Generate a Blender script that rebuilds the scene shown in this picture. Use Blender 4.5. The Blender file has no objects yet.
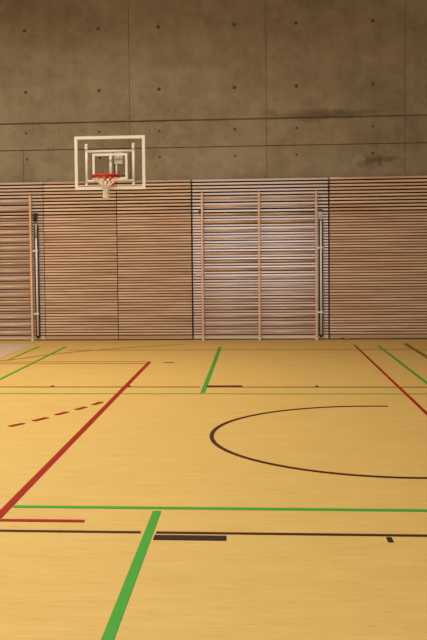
import bpy, bmesh, math, random
from mathutils import Matrix, Vector
random.seed(7)
C = bpy.context.scene.collection
sc = bpy.context.scene
S = 0.9                      # all lengths below are multiplied by S to give metres

# ------------------------------------------------------------------ camera
cam_d = bpy.data.cameras.new('camera'); cam = bpy.data.objects.new('camera', cam_d); C.objects.link(cam)
cam_d.sensor_width = 36.0; cam_d.lens = 947.32 / 640 * 36.0
cam_d.shift_x = 28.4 / 640; cam_d.shift_y = -16.6 / 640
cam_d.clip_end = 200
pt, yw, rl = 0.053044, -0.07594, -0.010639
fw = Vector((math.sin(yw)*math.cos(pt), math.cos(yw)*math.cos(pt), -math.sin(pt)))
rt = Vector((math.cos(yw), -math.sin(yw), 0)); up = rt.cross(fw)
rt2 = rt*math.cos(rl) + up*math.sin(rl); up2 = -rt*math.sin(rl) + up*math.cos(rl)
M = Matrix((rt2, up2, -fw)).transposed().to_4x4(); M.translation = Vector((0, 0, 1.8439*S))
cam.matrix_world = M
sc.camera = cam

# ------------------------------------------------------------------ world, lamps, exposure
w = bpy.data.worlds.new('world'); sc.world = w; w.use_nodes = True
bg = w.node_tree.nodes['Background']; bg.inputs[0].default_value = (1, .85, .68, 1); bg.inputs[1].default_value = 0.05
vs = sc.view_settings
vs.view_transform = 'Standard'; vs.look = 'None'; vs.gamma = 1; vs.use_curve_mapping = False; vs.exposure = -0.18

def area(name, loc, sx, sy, power, col, rot=(0, 0, 0), spread=180):
    l = bpy.data.lights.new(name, 'AREA'); l.shape = 'RECTANGLE'; l.size = sx*S; l.size_y = sy*S
    l.energy = power; l.color = col; l.spread = math.radians(spread)
    o = bpy.data.objects.new(name, l); C.objects.link(o)
    o.location = [v*S for v in loc]; o.rotation_euler = rot
    return o
for y, p, col in ((1.5, 140, (1, 1, .97)), (7.5, 125, (1, .95, .84)), (14.0, 176, (1, .89, .72))):            # three rows of hall lamps under the ceiling
    for x, k in ((-6.5, 1.5), (-2.5, 1.1), (2.5, .12)):
        area('hall_lamp', (x, y, 8.6), 3.0, .5, p*k, col, spread=150)
# daylight through the glazed front behind the camera
area('daylight', (0.05, -7.9, 2.0), 6.3, 4.0, 740, (.80, .88, 1.0), (math.radians(90), 0, 0))

# ------------------------------------------------------------------ mesh helpers
class MB:
    def __init__(s): s.v = []; s.f = []; s.sm = []
    def add(s, vs_, fs, smooth=False):
        n = len(s.v); s.v += [tuple(p) for p in vs_]
        s.f += [tuple(i+n for i in f) for f in fs]; s.sm += [smooth]*len(fs)
    def box(s, x0, x1, y0, y1, z0, z1):
        s.add([(x0,y0,z0),(x1,y0,z0),(x1,y1,z0),(x0,y1,z0),(x0,y0,z1),(x1,y0,z1),(x1,y1,z1),(x0,y1,z1)],
              [(0,3,2,1),(4,5,6,7),(0,1,5,4),(1,2,6,5),(2,3,7,6),(3,0,4,7)])
    def bevbox(s, x0, x1, y0, y1, z0, z1, b):
        # box along X whose cross-section has chamfered edges
        pr = [(y0+b,z0),(y1-b,z0),(y1,z0+b),(y1,z1-b),(y1-b,z1),(y0+b,z1),(y0,z1-b),(y0,z0+b)]
        n = len(pr)
        s.add([(x0,)+p for p in pr]+[(x1,)+p for p in pr],
              [(i,(i+1)%n,(i+1)%n+n,i+n)[::-1] for i in range(n)]+[tuple(range(n)), tuple(range(2*n-1,n-1,-1))])
    def postbox(s, x0, x1, y0, y1, z0, z1, b):
        pr = [(x0+b,y0),(x1-b,y0),(x1,y0+b),(x1,y1-b),(x1-b,y1),(x0+b,y1),(x0,y1-b),(x0,y0+b)]
        n = len(pr)
        s.add([p+(z0,) for p in pr]+[p+(z1,) for p in pr],
              [(i,(i+1)%n,(i+1)%n+n,i+n) for i in range(n)]+[tuple(range(n))[::-1], tuple(range(n,2*n))])
    def tube(s, pts, r, n=10, r2=None, closed=False, cap=True, e=1.0):
        pts = [Vector(p) for p in pts]; rings = []; m = len(pts)
        ref = None
        for i, p in enumerate(pts):
            if closed: t = pts[(i+1)%m]-pts[i-1]
            else: t = pts[min(i+1,m-1)]-pts[max(i-1,0)]
            t.normalize()
            if ref is None:
                ref = Vector((0,0,1)) if abs(t.z) < .9 else Vector((1,0,0))
            u = (ref - t*ref.dot(t)).normalized(); v = t.cross(u); ref = u
            rr = r if r2 is None else r+(r2-r)*i/(m-1)
            rings.append([p+u*(rr*e*math.cos(2*math.pi*k/n))+v*(rr*math.sin(2*math.pi*k/n)) for k in range(n)])
        vv = [q for R in rings for q in R]; ff = []
        for i in range(m if closed else m-1):
            a = i*n; b = ((i+1)%m)*n
            for k in range(n): ff.append((a+k, a+(k+1)%n, b+(k+1)%n, b+k))
        if cap and not closed: ff += [tuple(range(n))[::-1], tuple(range((m-1)*n, m*n))]
        s.add(vv, ff, True)
    def sphere(s, c, r, n=12, m=8):
        vv = [(c[0], c[1], c[2]+r)]; ff = []
        for i in range(1, m):
            t = math.pi*i/m
            vv += [(c[0]+r*math.sin(t)*math.cos(2*math.pi*k/n), c[1]+r*math.sin(t)*math.sin(2*math.pi*k/n), c[2]+r*math.cos(t)) for k in range(n)]
        vv.append((c[0], c[1], c[2]-r)); L = len(vv)-1
        for k in range(n):
            ff.append((0, 1+k, 1+(k+1)%n)); ff.append((L, 1+(m-2)*n+(k+1)%n, 1+(m-2)*n+k))
        for i in range(m-2):
            a = 1+i*n; b = a+n
            for k in range(n): ff.append((a+k, b+k, b+(k+1)%n, a+(k+1)%n))
        s.add(vv, ff, True)
    def build(s, name, mat, parent=None, org=(0,0,0)):
        me = bpy.data.meshes.new(name)
        me.from_pydata([[(p[i]-org[i])*S for i in range(3)] for p in s.v], [], s.f)
        me.polygons.foreach_set('use_smooth', s.sm); me.update()
        bm = bmesh.new(); bm.from_mesh(me); bmesh.ops.recalc_face_normals(bm, faces=bm.faces); bm.to_mesh(me); bm.free()
        me.materials.append(mat)
        o = bpy.data.objects.new(name, me); C.objects.link(o)
        if parent: o.parent = parent
        else: o.location = [v*S for v in org]
        return o
def empty(name, loc, label, cat, group=None):
    o = bpy.data.objects.new(name, None); C.objects.link(o); o.empty_display_size = .1
    o.location = [v*S for v in loc]; o['label'] = label; o['category'] = cat
    if group: o['group'] = group
    return o
def structure(o, label=None, cat=None):
    o['kind'] = 'structure'
    if label: o['label'] = label
    if cat: o['category'] = cat
    return o

# ------------------------------------------------------------------ materials
def lin(r, g, b):
    f = lambda c: (c/255/12.92) if c/255 <= .04045 else ((c/255+.055)/1.055)**2.4
    return (f(r), f(g), f(b), 1)
def mat(name, col, rough=.5, metal=0, spec=.5, coat=0, coat_r=.2):
    m = bpy.data.materials.new(name); m.use_nodes = True; b = m.node_tree.nodes['Principled BSDF']
    b.inputs['Base Color'].default_value = col; b.inputs['Roughness'].default_value = rough
    b.inputs['Metallic'].default_value = metal; b.inputs['Specular IOR Level'].default_value = spec
    b.inputs['Coat Weight'].default_value = coat; b.inputs['Coat Roughness'].default_value = coat_r
    return m
def nd(m, t, **kw):
    n = m.node_tree.nodes.new(t)
    for k, v in kw.items():
        if k in n.inputs: n.inputs[k].default_value = v
        else: setattr(n, k, v)
    return n
def noise_of(m, scale_vec, scale=1.0, detail=4, coord='Object', rough=.5):
    tc = nd(m, 'ShaderNodeTexCoord'); mp = nd(m, 'ShaderNodeMapping'); mp.inputs['Scale'].default_value = scale_vec
    nz = nd(m, 'ShaderNodeTexNoise', Scale=scale, Detail=detail, Roughness=rough)
    L = m.node_tree.links
    L.new(tc.outputs[coord], mp.inputs['Vector']); L.new(mp.outputs[0], nz.inputs['Vector'])
    return nz.outputs['Fac']
def ramp(m, fac, stops):
    r = nd(m, 'ShaderNodeValToRGB'); e = r.color_ramp.elements
    while len(e) < len(stops): e.new(.5)
    for k, (p, c) in enumerate(stops): e[k].position = p; e[k].color = c
    m.node_tree.links.new(fac, r.inputs[0]); return r.outputs[0]
def mix(m, fac, a, b, mode='MIX'):
    n = nd(m, 'ShaderNodeMix'); n.data_type = 'RGBA'; n.blend_type = mode
    L = m.node_tree.links
    if isinstance(fac, float): n.inputs[0].default_value = fac
    else: L.new(fac, n.inputs[0])
    for i, q in ((6, a), (7, b)):
        if isinstance(q, tuple): n.inputs[i].default_value = q
        else: L.new(q, n.inputs[i])
    return n.outputs[2]
def setcol(m, out): m.node_tree.links.new(out, m.node_tree.nodes['Principled BSDF'].inputs['Base Color'])
def bump(m, fac, strength, dist):
    b = nd(m, 'ShaderNodeBump', Strength=strength, Distance=dist)
    m.node_tree.links.new(fac, b.inputs['Height'])
    m.node_tree.links.new(b.outputs[0], m.node_tree.nodes['Principled BSDF'].inputs['Normal'])

def wood(name, dark, mid, light, rough, coat=0, coat_r=.25, zfreq=17.0):
    m = mat(name, mid, rough, coat=coat, coat_r=coat_r)
    a = noise_of(m, (.55, .2, zfreq), 1.0, 3, 'Object')      # each slat its own tone, boards of different lengths
    g = noise_of(m, (4, 4, 160), 1.0, 4, 'Object')           # grain
    c = ramp(m, a, [(.36, dark), (.5, mid), (.64, light)])
    setcol(m, mix(m, .35, c, ramp(m, g, [(.3, dark), (.7, light)])))
    return m
slat_wood = wood('oiled_slat_wood', lin(184,142,106), lin(220,184,150), lin(246,220,190), .42)
bay_wood = wood('sheen_paled_lacquered_slat_wood', lin(200,172,152), lin(216,190,170), lin(228,206,188), .28, coat=1.0, coat_r=.17)  # lacquered slats; base colour paled to carry part of the daylight sheen
fill_wood = wood('slat_backing_wood', lin(98,62,38), lin(110,70,44), lin(122,80,52), .7)
rung_wood = wood('beech_rung_wood', lin(198,158,122), lin(214,178,142), lin(226,194,160), .35, coat=.6, coat_r=.2, zfreq=9)
post_wood = wood('beech_upright_wood', lin(222,178,136), lin(230,188,148), lin(236,198,160), .4, zfreq=2)
dark_void = mat('gap_shade_backing', lin(40,23,14), .9, spec=.1)  # backing and edge strips, darkened so the slat gaps read as deep shade
pale_board = wood('pale_kick_board', lin(168,134,106), lin(188,154,124), lin(200,168,138), .5)

def concrete():
    m = mat('fair_faced_concrete', lin(150,132,104), .8, spec=.25)
    big = noise_of(m, (.35, .35, .8), 1.0, 5, 'Object', .6)
    mid = noise_of(m, (3, 3, 3), 1.0, 8, 'Object', .7)
    streak = noise_of(m, (2.6, 2.6, .12), 1.0, 5, 'Object', .6)
    pores = noise_of(m, (22, 22, 22), 1.0, 2, 'Object')
    c = ramp(m, big, [(.3, lin(130,117,95)), (.5, lin(153,140,116)), (.7, lin(170,158,134))])
    c = mix(m, .30, c, ramp(m, streak, [(.35, lin(122,107,84)), (.65, lin(170,157,131))]))
    c = mix(m, .45, c, ramp(m, mid, [(.35, lin(124,110,87)), (.62, lin(168,154,127))]))
    c = mix(m, 1.0, c, ramp(m, pores, [(.25, lin(190,190,190)), (.32, lin(255,255,255))]), 'MULTIPLY')
    # damp stains with shapes of their own: one above the ledge, one low on the right
    def stain(cx, cz, rx, rz, src, gain, col):
        nonlocal c
        tc = nd(m, 'ShaderNodeTexCoord'); mp = nd(m, 'ShaderNodeMapping')
        mp.vector_type = 'POINT'
        mp.inputs['Scale'].default_value = (1/(rx*S), 0, 1/(rz*S)); mp.inputs['Location'].default_value = (-cx/rx, 0, -cz/rz)
        ln = nd(m, 'ShaderNodeVectorMath', operation='LENGTH')
        L = m.node_tree.links
        L.new(tc.outputs['Object'], mp.inputs[0]); L.new(mp.outputs[0], ln.inputs[0])
        a = nd(m, 'ShaderNodeMath', operation='SUBTRACT'); a.inputs[0].default_value = gain; L.new(ln.outputs['Value'], a.inputs[1])
        b = nd(m, 'ShaderNodeMath', operation='MULTIPLY_ADD'); L.new(src, b.inputs[0]); b.inputs[1].default_value = 2.2; b.inputs[2].default_value = -1.1
        d = nd(m, 'ShaderNodeMath', operation='ADD'); L.new(a.outputs[0], d.inputs[0]); L.new(b.outputs[0], d.inputs[1]); 
        e = nd(m, 'ShaderNodeMath', operation='MULTIPLY', use_clamp=True); L.new(d.outputs[0], e.inputs[0]); e.inputs[1].default_value = 1.6
        f = nd(m, 'ShaderNodeMath', operation='MULTIPLY'); L.new(e.outputs[0], f.inputs[0]); f.inputs[1].default_value = .6
        c = mix(m, f.outputs[0], c, col)
    stain(1.15, 4.71, 1.5, .17, noise_of(m, (2.2, 2.2, 6), 1.0, 5, 'Object', .65), .8, lin(92,76,54))
    stain(2.45, 3.74, .75, .17, noise_of(m, (9, 9, 9), 1.0, 3, 'Object'), .75, lin(84,72,56))
    setcol(m, c); bump(m, mid, .25, .02)
    return m
conc = concrete()

def lino():
    m = mat('yellow_sports_linoleum', lin(214,177,104), .6, spec=.15)
    s1 = noise_of(m, (3.2, 34, 1), 1.0, 4, 'Object', .6)
    s2 = noise_of(m, (1.2, 5, 1), 1.0, 5, 'Object', .6)
    s3 = noise_of(m, (9, 46, 1), 1.0, 2, 'Object')
    c = ramp(m, s1, [(.3, lin(202,166,90)), (.5, lin(211,177,102)), (.7, lin(217,185,113))])
    c = mix(m, .4, c, ramp(m, s2, [(.3, lin(205,169,92)), (.7, lin(218,187,114))]))
    c = mix(m, 1.0, c, ramp(m, s3, [(.24, lin(232,214,180)), (.34, lin(255,255,255))]), 'MULTIPLY')
    setcol(m, c)
    return m
lino_m = lino()
paint = {k: mat(k+'_court_paint', v, .5, spec=.2) for k, v in dict(
    green=lin(62,158,52), red=lin(158,14,5), brown=lin(70,26,14), black=lin(42,24,20), olive=lin(48,54,20), faint=lin(176,96,50), rust=lin(120,62,26), worn=lin(178,118,64)).items()}
pale_floor = mat('pale_pinkish_flooring', lin(214,186,160), .6)
white_steel = mat('white_painted_steel', lin(226,219,203), .4)
frame_white = mat('white_frame_paint', lin(246,242,234), .35)
rim_red = mat('red_painted_steel', lin(200,24,24), .35)
cord_m = mat('white_net_cord', lin(236,228,208), .9)
steel = mat('satin_steel', lin(236,232,228), .35)
steel_paint = mat('grey_painted_steel', lin(150,138,118), .5)
green_steel = mat('greenish_sleeve', lin(176,182,164), .4)
dark_steel = mat('black_steel', lin(34,28,26), .5)
grey_plate = mat('light_grey_plate', lin(206,200,188), .45)
plaster = mat('hall_wall_paint', lin(170,150,120), .8)
def glass_mat():
    m = bpy.data.materials.new('clear_acrylic'); m.use_nodes = True; t = m.node_tree; t.nodes.clear()
    o = t.nodes.new('ShaderNodeOutputMaterial'); mx = t.nodes.new('ShaderNodeMixShader')
    tr = t.nodes.new('ShaderNodeBsdfTransparent'); tr.inputs[0].default_value = (.965, .955, .955, 1)
    gl = t.nodes.new('ShaderNodeBsdfGlossy'); gl.inputs['Roughness'].default_value = .04
    fr = t.nodes.new('ShaderNodeFresnel'); fr.inputs[0].default_value = 1.25
    ge = t.nodes.new('ShaderNodeNewGeometry'); iv = t.nodes.new('ShaderNodeMath'); iv.operation = 'SUBTRACT'; iv.inputs[0].default_value = 1
    mu = t.nodes.new('ShaderNodeMath'); mu.operation = 'MULTIPLY'
    t.links.new(ge.outputs['Backfacing'], iv.inputs[1]); t.links.new(iv.outputs[0], mu.inputs[0]); t.links.new(fr.outputs[0], mu.inputs[1])   # reflection at the entering face only
    t.links.new(mu.outputs[0], mx.inputs[0]); t.links.new(tr.outputs[0], mx.inputs[1]); t.links.new(gl.outputs[0], mx.inputs[2])
    t.links.new(mx.outputs[0], o.inputs[0]); return m
acrylic = glass_mat()

# ------------------------------------------------------------------ setting: floor, concrete wall, the rest of the hall
XL, XR, YB, YW, ZC = -10.5, 9.0, -8.0, 20.14, 8.8
b = MB(); b.box(XL, XR, YB, YW+.4, -.2, 0)
floor = structure(b.build('floor', lino_m))
YF = 19.974                                                       # face of the slatted cladding

def wall_back():
    b = MB()
    b.box(XL, XR, 20.18, 20.5, 0, ZC)                             # core behind the joints
    joints = [XL, -8.44, -5.554, -2.667, .22, 3.087, 5.974, XR]
    ties_x = [-9.08, -7.79, -6.2, -4.9, -3.32, -2.04, -.443, .847, 2.432, 3.73, 5.32, 6.62]
    def face(x0, x1, z0, z1, y, rows):
        g = .0045
        x0 += g; x1 -= g
        tx = [t for t in ties_x if x0 < t < x1]; tz = [r for r in rows if z0 < r < z1]
        cx = [x0]+[(p+q)/2 for p, q in zip(tx, tx[1:])]+[x1]; cz = [z0]+[(p+q)/2 for p, q in zip(tz, tz[1:])]+[z1]
        if not tx: cx = [x0, x1]
        if not tz: cz = [z0, z1]
        # rim of the block
        b.add([(x0,y,z0),(x1,y,z0),(x1,y,z1),(x0,y,z1),(x0,20.19,z0),(x1,20.19,z0),(x1,20.19,z1),(x0,20.19,z1)],
              [(0,1,5,4),(1,2,6,5),(2,3,7,6),(3,0,4,7)])
        for i in range(len(cx)-1):
            for j in range(len(cz)-1):
                a0, a1, e0, e1 = cx[i], cx[i+1], cz[j], cz[j+1]
                if not tx or not tz:
                    b.add([(a0,y,e0),(a1,y,e0),(a1,y,e1),(a0,y,e1)], [(0,1,2,3)]); continue
                c = (tx[i], tz[j]); r = .04 if c[1] > 5 else .026
                angs = sorted([math.atan2(q-c[1], p-c[0]) for p in (a0,a1) for q in (e0,e1)]+[2*math.pi*k/12-math.pi+.01 for k in range(12)])
                out, inn, dp = [], [], []
                for t in angs:
                    ct, st = math.cos(t), math.sin(t); s_ = 1e9
                    if ct > 1e-9: s_ = min(s_, (a1-c[0])/ct)
                    if ct < -1e-9: s_ = min(s_, (a0-c[0])/ct)
                    if st > 1e-9: s_ = min(s_, (e1-c[1])/st)
                    if st < -1e-9: s_ = min(s_, (e0-c[1])/st)
                    out.append((c[0]+ct*s_, y, c[1]+st*s_)); inn.append((c[0]+ct*r, y, c[1]+st*r)); dp.append((c[0]+ct*r*.8, y+.036, c[1]+st*r*.8))
                n = len(angs)
                b.add(out+inn+dp, [(k,(k+1)%n,(k+1)%n+n,k+n) for k in range(n)]+[(k+n,(k+1)%n+n,(k+1)%n+2*n,k+2*n) for k in range(n)]+[tuple(range(2*n,3*n))])
    for x0, x1 in zip(joints, joints[1:]):
        face(x0, x1, 4.662, ZC, 20.14, [5.31, 6.61, 7.9])
        face(x0, x1, 4.086, 4.622, 20.118, [4.435])
        if x0 < -4.978 < x1:
            face(x0, -4.978, 0, 4.070, 20.14, [3.885]); face(-4.978, x1, 0, 4.070, 20.14, [3.885])
        else: face(x0, x1, 0, 4.070, 20.14, [3.885])
    return b.build('wall_back', conc)
wall_b = structure(wall_back())
plug_m = mat('dark_mortar_plug', lin(110,96,74), .85, spec=.2)
plug = None
for zz, yy in ((3.885, 20.152), (4.435, 20.130), (5.31, 20.152), (6.61, 20.152)):
    for xx in (-6.2, -4.9, -3.32, -2.04, -.443, .847, 2.432, 3.73):
        if plug is None:
            b = MB(); b.tube([(0, 0, 0), (0, .016, 0)], .039, 14); plug = b.build('tie_hole_plug', plug_m, wall_b); q = plug; q['label'] = 'dark mortar plug in the concrete'
        else: q = plug.copy(); C.objects.link(q); q.parent = wall_b
        q.location = (xx*S, yy*S, zz*S)
        k = 1 if zz > 5 else .62; q.scale = (k, 1, k)
for nm, bx in (('wall_left', (XL-.3, XL, YB, YW+.3, 0, ZC)), ('wall_right', (XR, XR+.3, YB, YW+.3, 0, ZC)), ('wall_front', (XL, XR, YB-.3, YB, 0, ZC))):
    b = MB(); b.box(*bx); structure(b.build(nm, plaster))
b = MB(); b.box(XL, XR, YB, YW+.3, ZC, ZC+.2); structure(b.build('ceiling', plaster))

# pale floor covering in the far left corner
b = MB(); b.add([(-10.4,12.0,.001),(-4.60,12.0,.001),(-4.60,19.25,.001),(-10.4,19.25,.001),(-10.4,12.0,.004),(-4.60,12.0,.004),(-4.60,19.25,.004),(-10.4,19.25,.004)],
                [(0,3,2,1),(4,5,6,7),(0,1,5,4),(1,2,6,5),(2,3,7,6),(3,0,4,7)])
o = b.build('pale_floor_strip', pale_floor, floor); o['label'] = 'pale pinkish floor area in the far left corner'

# ------------------------------------------------------------------ court markings (parts of the floor)
layer = [0]
def mark(name, polys, colour, label):
    layer[0] += 1; z = .0045 + .00012*layer[0]
    b = MB()
    for p in polys:
        n = len(p)
        b.add([(x,y,.001) for x, y in p]+[(x,y,z) for x, y in p], [tuple(range(n))[::-1], tuple(range(n,2*n))]+[(i,(i+1)%n,(i+1)%n+n,i+n) for i in range(n)])
    o = b.build(name, paint[colour], floor); o['label'] = label; return o
def rect(x0, x1, y0, y1): return [(x0,y0),(x1,y0),(x1,y1),(x0,y1)]
def ribbon(pts, w_):
    L, R = [], []
    for i, p in enumerate(pts):
        a = Vector(pts[max(i-1,0)]); c = Vector(pts[min(i+1,len(pts)-1)]); t = (c-a).normalized(); n = Vector((-t.y, t.x))*w_/2
        L.append(tuple(Vector(p)+n)); R.append(tuple(Vector(p)-n))
    return [[L[i], R[i], R[i+1], L[i+1]] for i in range(len(pts)-1)]
g = 'green'
mark('green_line', [rect(-1.79, 7.5, 6.712, 6.768)], g, 'long green line across the near floor')
mark('green_line', [rect(-.754, -.694, .5, 6.655)], g, 'green line running up the near floor from the bottom edge')
mark('green_line', [rect(-.754, -.694, 12.39, 18.5)], g, 'green line pointing at the wall bars in the middle')
mark('green_line', [rect(-9.0, 7.5, 12.285, 12.318)], g, 'thin green line across the far floor')
mark('green_line', [rect(2.325, 2.375, 6.77, 18.58)], g, 'green line right of the red line on the far right')
mark('green_line', [rect(-3.84, -3.79, 6.77, 18.6)], g, 'long green line at the far left')
mark('green_line', [rect(-4.39, -4.35, 16.2, 18.6)], g, 'short green line beside the pale floor area')
mark('olive_line', [rect(2.936, 2.962, 12.9, 19.07), rect(2.886, 2.912, 12.9, 19.0)], 'olive', 'dark double line at the right edge')
mark('red_line', [rect(-1.861, -1.799, 6.36, 15.92)], 'red', 'broad red line running diagonally on the left')
mark('red_line', [rect(-1.79, -1.2, 6.358, 6.408)], 'red', 'short red line at the lower left')
mark('red_line', [rect(1.884, 1.926, 6.36, 18.8)], 'red', 'red line on the right reaching the far wall')
mark('red_thin_line', [rect(-9.0, -1.83, 15.96, 15.995), rect(-9.0, -1.87, 15.70, 15.73)], 'faint', 'thin reddish double line at the far left')
mark('brown_line', [rect(-9.0, -.778, 6.118, 6.153), rect(-.674, 7.5, 6.118, 6.153)], 'brown', 'thin dark brown line across the near floor')
mark('brown_line', [rect(-9.0, -.79, 12.91, 12.945), rect(-.69, 7.5, 12.90, 12.935)], 'rust', 'thin brown line across the far floor')
mark('black_dash', [rect(-.678, -.208, 5.98, 6.075)], 'black', 'thick black dash below the near brown line')
mark('black_dash', [rect(-.70, -.21, 12.95, 13.06)], 'black', 'dark dash on the far brown line')
mark('black_tick', [rect(.818, .852, 5.99, 6.085)], 'black', 'small black tick at the lower right')
for x, lb in ((-2.865, 'leftmost small dark tick on the far brown line'), (-1.785, 'small dark tick beside the red line'), (.81, 'small dark tick right of the far dash')):
    mark('black_tick', [rect(x-.02, x+.02, 12.96, 13.05)], 'black', lb)
arc = [(1.333+1.8*math.cos(t), 9.514+1.8*math.sin(t)) for t in [math.pi/2+math.pi*i/64 for i in range(65)]]
arc = [(1.54, 11.314)]+arc+[(1.54, 7.714)]
mark('brown_arc', ribbon(arc, .04), 'brown', 'dark brown half circle opening to the right')
for i, (p, q) in enumerate((((-2.661,9.93),(-2.556,10.11)), ((-2.479,10.27),(-2.375,10.48)), ((-2.312,10.66),(-2.222,10.86)), ((-2.146,11.02),(-2.072,11.22)), ((-2.007,11.39),(-1.94,11.6)))):
    mark('red_dash', ribbon([p, q], .06), 'red', ['leftmost red dash, first of five', 'second red dash from the left', 'middle one of the five red dashes', 'fourth red dash from the left', 'red dash nearest the broad red line'][i])
far = [(-5.6,15.75),(-5.0,15.95),(-4.33,16.25),(-3.9,17.0),(-3.5,17.55),(-3.0,18.0),(-2.5,18.4),(-1.95,18.75),(-1.5,18.95)]
mark('thin_curve', ribbon(far, .03), 'worn', 'faint brown curve near the slatted wall')
mark('thin_line', [rect(-3.6, 7.5, 17.88, 17.92)], 'worn', 'faint brown line along the foot of the wall')
mark('thin_dash', [rect(-1.58, -1.40, 15.80, 15.845)], 'rust', 'lone thin brown dash beyond the red line end')

# ------------------------------------------------------------------ slatted panels
def slat_panel(x0, x1, yf, wood_m, label, group=None, gl=.016, gr=.016):
    X0, X1 = x0+gl, x1-gr; xc = (X0+X1)/2
    r = empty('slatted_panel', (xc, yf, 0), label, 'wall panel', group); org = (xc, yf, 0)
    b = MB(); b.box(X0, X1, yf+.085, 20.112, .02, 3.38); b.build('backing', dark_void, r, org)
    b = MB()
    for k in range(10):
        z1 = 3.385 - .0712*k; b.bevbox(X0, X1, yf, yf+.085, z1-.043, z1, .004)
    b.build('upper_slats', wood_m, r, org)
    b = MB(); P = (2.672-.10)/44
    for k in range(44):
        z1 = 2.672 - P*k; b.bevbox(X0, X1, yf, yf+.05, z1-.037, z1, .004)
    b.build('lower_slats', wood_m, r, org)
    b = MB(); b.box(X0, X1, yf+.024, yf+.085, .03, 2.67); b.build('slat_backing', fill_wood, r, org)
    b = MB(); b.bevbox(X0, X1, yf, yf+.024, .022, .098, .004); b.build('kick_board', pale_board if wood_m is slat_wood else wood_m, r, org)
    b = MB()
    for a, c in ((X0-.006, X0+.02), (X1-.02, X1+.006)):
        b = MB(); b.box(a, c, yf+.03, yf+.085, .02, 3.38); b.build('edge_batten', dark_void, r, org)
    return r
YR = YF+.03
slat_panel(-10.45, -4.53, YR, bay_wood, 'slatted wood panel behind the wall bars cut by the left edge', gr=.010)
slat_panel(-4.53, -2.955, YF, slat_wood, 'slatted wood door leaf left of the seam below the basketball hoop', gl=.010, gr=.008)
slat_panel(-2.955, -1.36, YF, slat_wood, 'slatted wood door leaf between the seam below the hoop and the middle wall bars', gl=.008)
slat_panel(-1.36, 1.504, YR, bay_wood, 'slatted wood panel with a silvery sheen behind the middle wall bars')
slat_panel(1.504, 8.98, YF, slat_wood, 'wide plain slatted wood panel right of the middle wall bars')

# ------------------------------------------------------------------ wall bars
def wall_bars(label):
    org = (0.05, 19.95, 0)
    r = empty('wall_bars', org, label, 'wall bars', 'wall bars in the slatted bays')
    posts = (-1.14, .051, 1.241)
    for px in posts:
        b = MB(); b.postbox(px-.022, px+.022, 19.915, YR-.002, .0, 3.107, .006); p = b.build('upright', post_wood, r, org)
        b = MB(); b.postbox(px-.025, px+.025, 19.912, YR-.001, .0, .05, .006); b.build('foot_cap', white_steel, p, org)
        for z in (.09, 1.5, 2.98):
            b = MB(); b.tube([(px, 19.915, z), (px, 19.908, z)], .011, 10); b.build('bolt', steel, p, org)
    proto = None
    for a, c in zip(posts, posts[1:]):
        for k in range(18):
            z = .175+.165*k; L = (c-a)-.044; cx = (a+c)/2
            if proto is None:
                b = MB(); b.tube([(-L/2,0,0), (L/2,0,0)], .017, 14, e=1.35); proto = b.build('rung', rung_wood, r); o = proto
            else:
                o = proto.copy(); C.objects.link(o); o.parent = r
            o.location = ((cx-org[0])*S, (19.955-org[1])*S, z*S)
    # hinge plates on the left upright
    b = MB(); b.box(-1.205, -1.162, 19.94, YR-.002, 2.665, 2.735); b.box(-1.215, -1.195, 19.93, 19.96, 2.68, 2.72); b.build('hinge', dark_steel, r, org)
    b = MB(); b.box(-1.275, -1.235, 19.975, YR-.002, 1.385, 1.435); b.tube([(-1.255,19.972,1.41),(-1.215,19.96,1.395),(-1.165,19.965,1.40)], .008, 8); b.build('hook', white_steel, r, org)
    return r
wb = wall_bars('wooden wall bars with three uprights in the middle slatted bay')
def copy_tree(o, parent=None):
    c = o.copy(); C.objects.link(c)
    if parent: c.parent = parent
    for ch in list(o.children): copy_tree(ch, c)
    return c
w2 = copy_tree(wb); w2.location.x -= 6.045*S
w2['label'] = 'wooden wall bars at the left edge with rungs cut off by the frame'

def pivot_post(x, ztop, label, tip=False):
    org = (x, YR, 0)
    r = empty('pivot_post', org, label, 'steel post', 'steel pivot posts beside the wall bars')
    b = MB(); b.box(x-.045, x-.030, 19.955, YR-.002, .07, ztop); b.box(x+.030, x+.045, 19.955, YR-.002, .07, ztop); b.box(x-.03, x+.03, YR-.012, YR-.002, .07, ztop)
    b.build('channel', dark_steel, r, org)
    b = MB(); b.tube([(x, 19.955, .062), (x, 19.955, ztop-.01)], .021, 12); b.build('tube', steel, r, org)
    if tip:
        b = MB(); b.tube([(x, 19.955, ztop-.28), (x, 19.955, ztop+.02)], .022, 12); b.build('sleeve', green_steel, r, org)
    b = MB(); b.tube([(x, 19.955, .052), (x, 19.955, .11)], .026, 12); b.build('foot_bearing', dark_steel, r, org)
    for z in (1.925, .58):
        b = MB(); b.box(x-.078, x+.034, 19.928, 19.938, z-.014, z+.014); b.box(x-.034, x+.034, 19.938, 19.95, z-.018, z+.018); b.build('clamp', steel, r, org)
    b = MB(); b.box(x-.055, x+.02, 19.94, YR-.002, 2.56, 2.68); b.tube([(x-.02, 19.935, 2.60), (x-.02, 19.915, 2.60)], .02, 12); b.build('latch_box', grey_plate if not tip else dark_steel, r, org)
    b = MB(); b.box(x-.06, x+.035, 19.93, YR-.002, 2.68, 2.725); b.build('latch_cap', dark_steel, r, org)
    b = MB(); b.tube([(x-.012, 19.96, 2.56), (x-.005, 19.955, ztop)], .007, 8); b.build('pull_rod', dark_steel if tip else steel, r, org)
    return r
pivot_post(1.338, 2.50, 'upright steel tube in black channel right of the middle wall bars')
pivot_post(-4.69, 2.48, 'upright steel tube with greenish sleeve beside the left wall bars', True)

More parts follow.
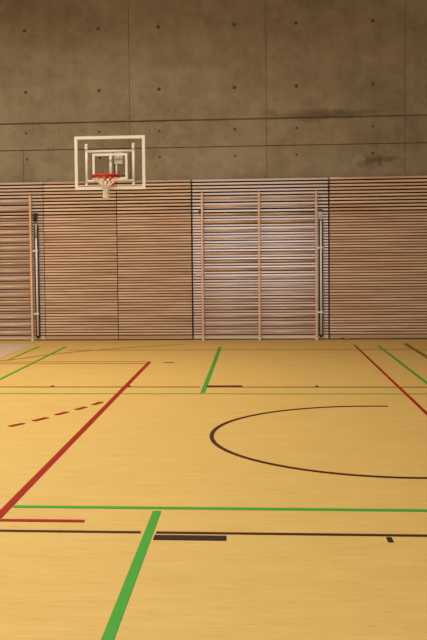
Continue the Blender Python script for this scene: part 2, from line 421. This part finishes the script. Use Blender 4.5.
# ------------------------------------------------------------------ basketball hoop
def hoop():
    xl, xr, z0, z1, yb = -3.437, -2.09, 3.062, 4.073, 17.91
    xc = (xl+xr)/2; rc = (-2.775, 17.47, 3.286)
    org = (xc, 20.1, 3.4)
    r = empty('basketball_hoop', org, 'clear basketball backboard with white border, red rim and white net', 'basketball hoop')
    f = .057
    b = MB(); b.box(xl+.01, xr-.01, yb, yb+.012, z0+.01, z1-.01); b.build('backboard', acrylic, r, org)
    b = MB()
    for q in ((xl, xr, z1-f, z1), (xl, xr, z0, z0+f)): b.box(q[0], q[1], yb-.012, yb+.03, q[2], q[3])
    for q in ((xl, xl+f), (xr-f, xr)): b.box(q[0], q[1], yb-.012, yb+.03, z0+f, z1-f)
    b.build('border', white_steel, r, org)
    tx0, tx1, tz0, tz1, t = xc-.335, xc+.335, 3.25, 3.745, .044
    b = MB()
    for q in ((tx0, tx1, tz1-t, tz1), (tx0, tx1, tz0, tz0+t), (tx0, tx0+t, tz0+t, tz1-t), (tx1-t, tx1, tz0+t, tz1-t)):
        b.box(q[0], q[1], yb-.003, yb, q[2], q[3])
    b.build('target_rectangle', white_steel, r, org)
    # carrying frame behind the board
    b = MB(); y = 17.99
    for x in (-3.224, -2.323):
        b.tube([(x, y, 3.13), (x, y, 3.90)], .027, 12); b.sphere((x, y, 3.915), .034)
    b.tube([(-3.224, y, 3.793), (-2.323, y, 3.793)], .025, 12)
    b.tube([(-3.224, y, 3.235), (-2.323, y, 3.235)], .025, 12)
    for x in (-3.224, -2.323):
        for z in (3.16, 3.86):
            b.box(x-.02, x+.02, yb+.012, y, z-.02, z+.02)
    b.build('carrier_frame', frame_white, r, org)
    b = MB(); b.tube([(-2.765, y+.03, 3.235), (-2.765, y+.03, 3.79)], .028, 12); b.build('centre_tube', frame_white, r, org)
    b = MB(); b.tube([(-2.655, y+.03, 3.235), (-2.655, y+.03, 3.79)], .018, 10); sp = b.build('spindle', frame_white, r, org)
    b = MB()
    for k in range(16): b.tube([(-2.695+.006*(k%2), y+.035, 3.27+.031*k), (-2.695-.006*(k%2), y+.035, 3.298+.031*k)], .009, 8)
    b.build('chain', dark_steel, r, org)
    b = MB(); b.box(-2.69, -2.53, y-.01, y+.0, 3.555, 3.765)
    gp = b.build('gear_plate', grey_plate, r, org)
    for (dx, dz, br) in ((-2.655, 3.71, .013), (-2.565, 3.71, .013), (-2.655, 3.615, .013), (-2.565, 3.615, .013), (-2.61, 3.66, .03)):
        b = MB(); b.tube([(dx, y-.01, dz), (dx, y-.022, dz)], br, 10); b.build('bolt', steel, gp, org)
    # arm back to the wall, ending above the slatted cladding
    b = MB(); b.tube([(-2.765, y+.03, 3.30), (-2.765, 19.7, 3.47), (-2.765, 20.10, 3.49)], .028, 12); b.build('arm', steel_paint, r, org)
    b = MB(); b.box(-2.84, -2.69, 20.10, 20.138, 3.42, 3.56); b.build('wall_plate', steel_paint, r, org)
    # rim
    n = 48; R = .255
    ring = [(rc[0]+R*math.cos(2*math.pi*k/n), rc[1]+R*math.sin(2*math.pi*k/n), rc[2]) for k in range(n)]
    b = MB(); b.tube(ring, .018, 10, closed=True)
    ring2 = [(p[0], p[1], p[2]-.028) for p in ring]; b.tube(ring2, .009, 8, closed=True)
    rim = b.build('rim', rim_red, r, org)
    b = MB(); b.box(rc[0]-.10, rc[0]+.10, yb-.035, yb-.012, 3.13, 3.295)
    for s_ in (-1, 1):
        b.tube([(rc[0]+s_*.045, rc[1]+R-.01, rc[2]), (rc[0]+s_*.075, yb-.02, rc[2])], .018, 8)
        b.tube([(rc[0]+s_*.05, rc[1]+.13, rc[2]-.02), (rc[0]+s_*.03, yb-.02, 3.15)], .016, 8)
    b.build('rim_bracket', rim_red, rim, org)
    # net: twelve loops gather into a tight sleeve
    b = MB(); m = 12
    for k in range(m):
        for d in (-1, 1):
            pts = []
            for i in range(9):
                u = i/8; t = 2*math.pi*(k+d*.5*u*2)/m
                rr = .245*(1-u)**1.1+.05*(1-(1-u)**1.1); z = rc[2]-.028-.19*u
                pts.append((rc[0]+rr*math.cos(t), rc[1]+rr*math.sin(t), z))
            b.tube(pts, .0085, 6)
    b.build('net', cord_m, r, org)
    b = MB()
    for k in range(16):
        for d in (-1, 1):
            pts = []
            for i in range(13):
                u = i/12; t = 2*math.pi*k/16+d*1.2*u
                rr = .052-.004*u+.004*math.sin(9*u+k); pts.append((rc[0]+rr*math.cos(t), rc[1]+rr*math.sin(t), rc[2]-.216-.20*u))
            b.tube(pts, .0075, 6)
    b.build('net_sleeve', cord_m, r, org)
    return r
hoop()

# scrap at the foot of the right-hand panel
r = empty('torn_tape', (1.85, 19.95, 0), 'torn strip of pale tape at the foot of the right slatted panel', 'tape')
b = MB(); b.tube([(1.775,19.955,.028),(1.82,19.95,.036),(1.87,19.948,.026),(1.93,19.95,.018)], .014, 7); b.build('strip', pale_board, r, (1.85,19.95,0))
b = MB(); b.tube([(1.765,19.95,.022),(1.79,19.947,.036),(1.80,19.946,.02)], .013, 7); b.build('curled_end', dark_steel, r, (1.85,19.95,0))
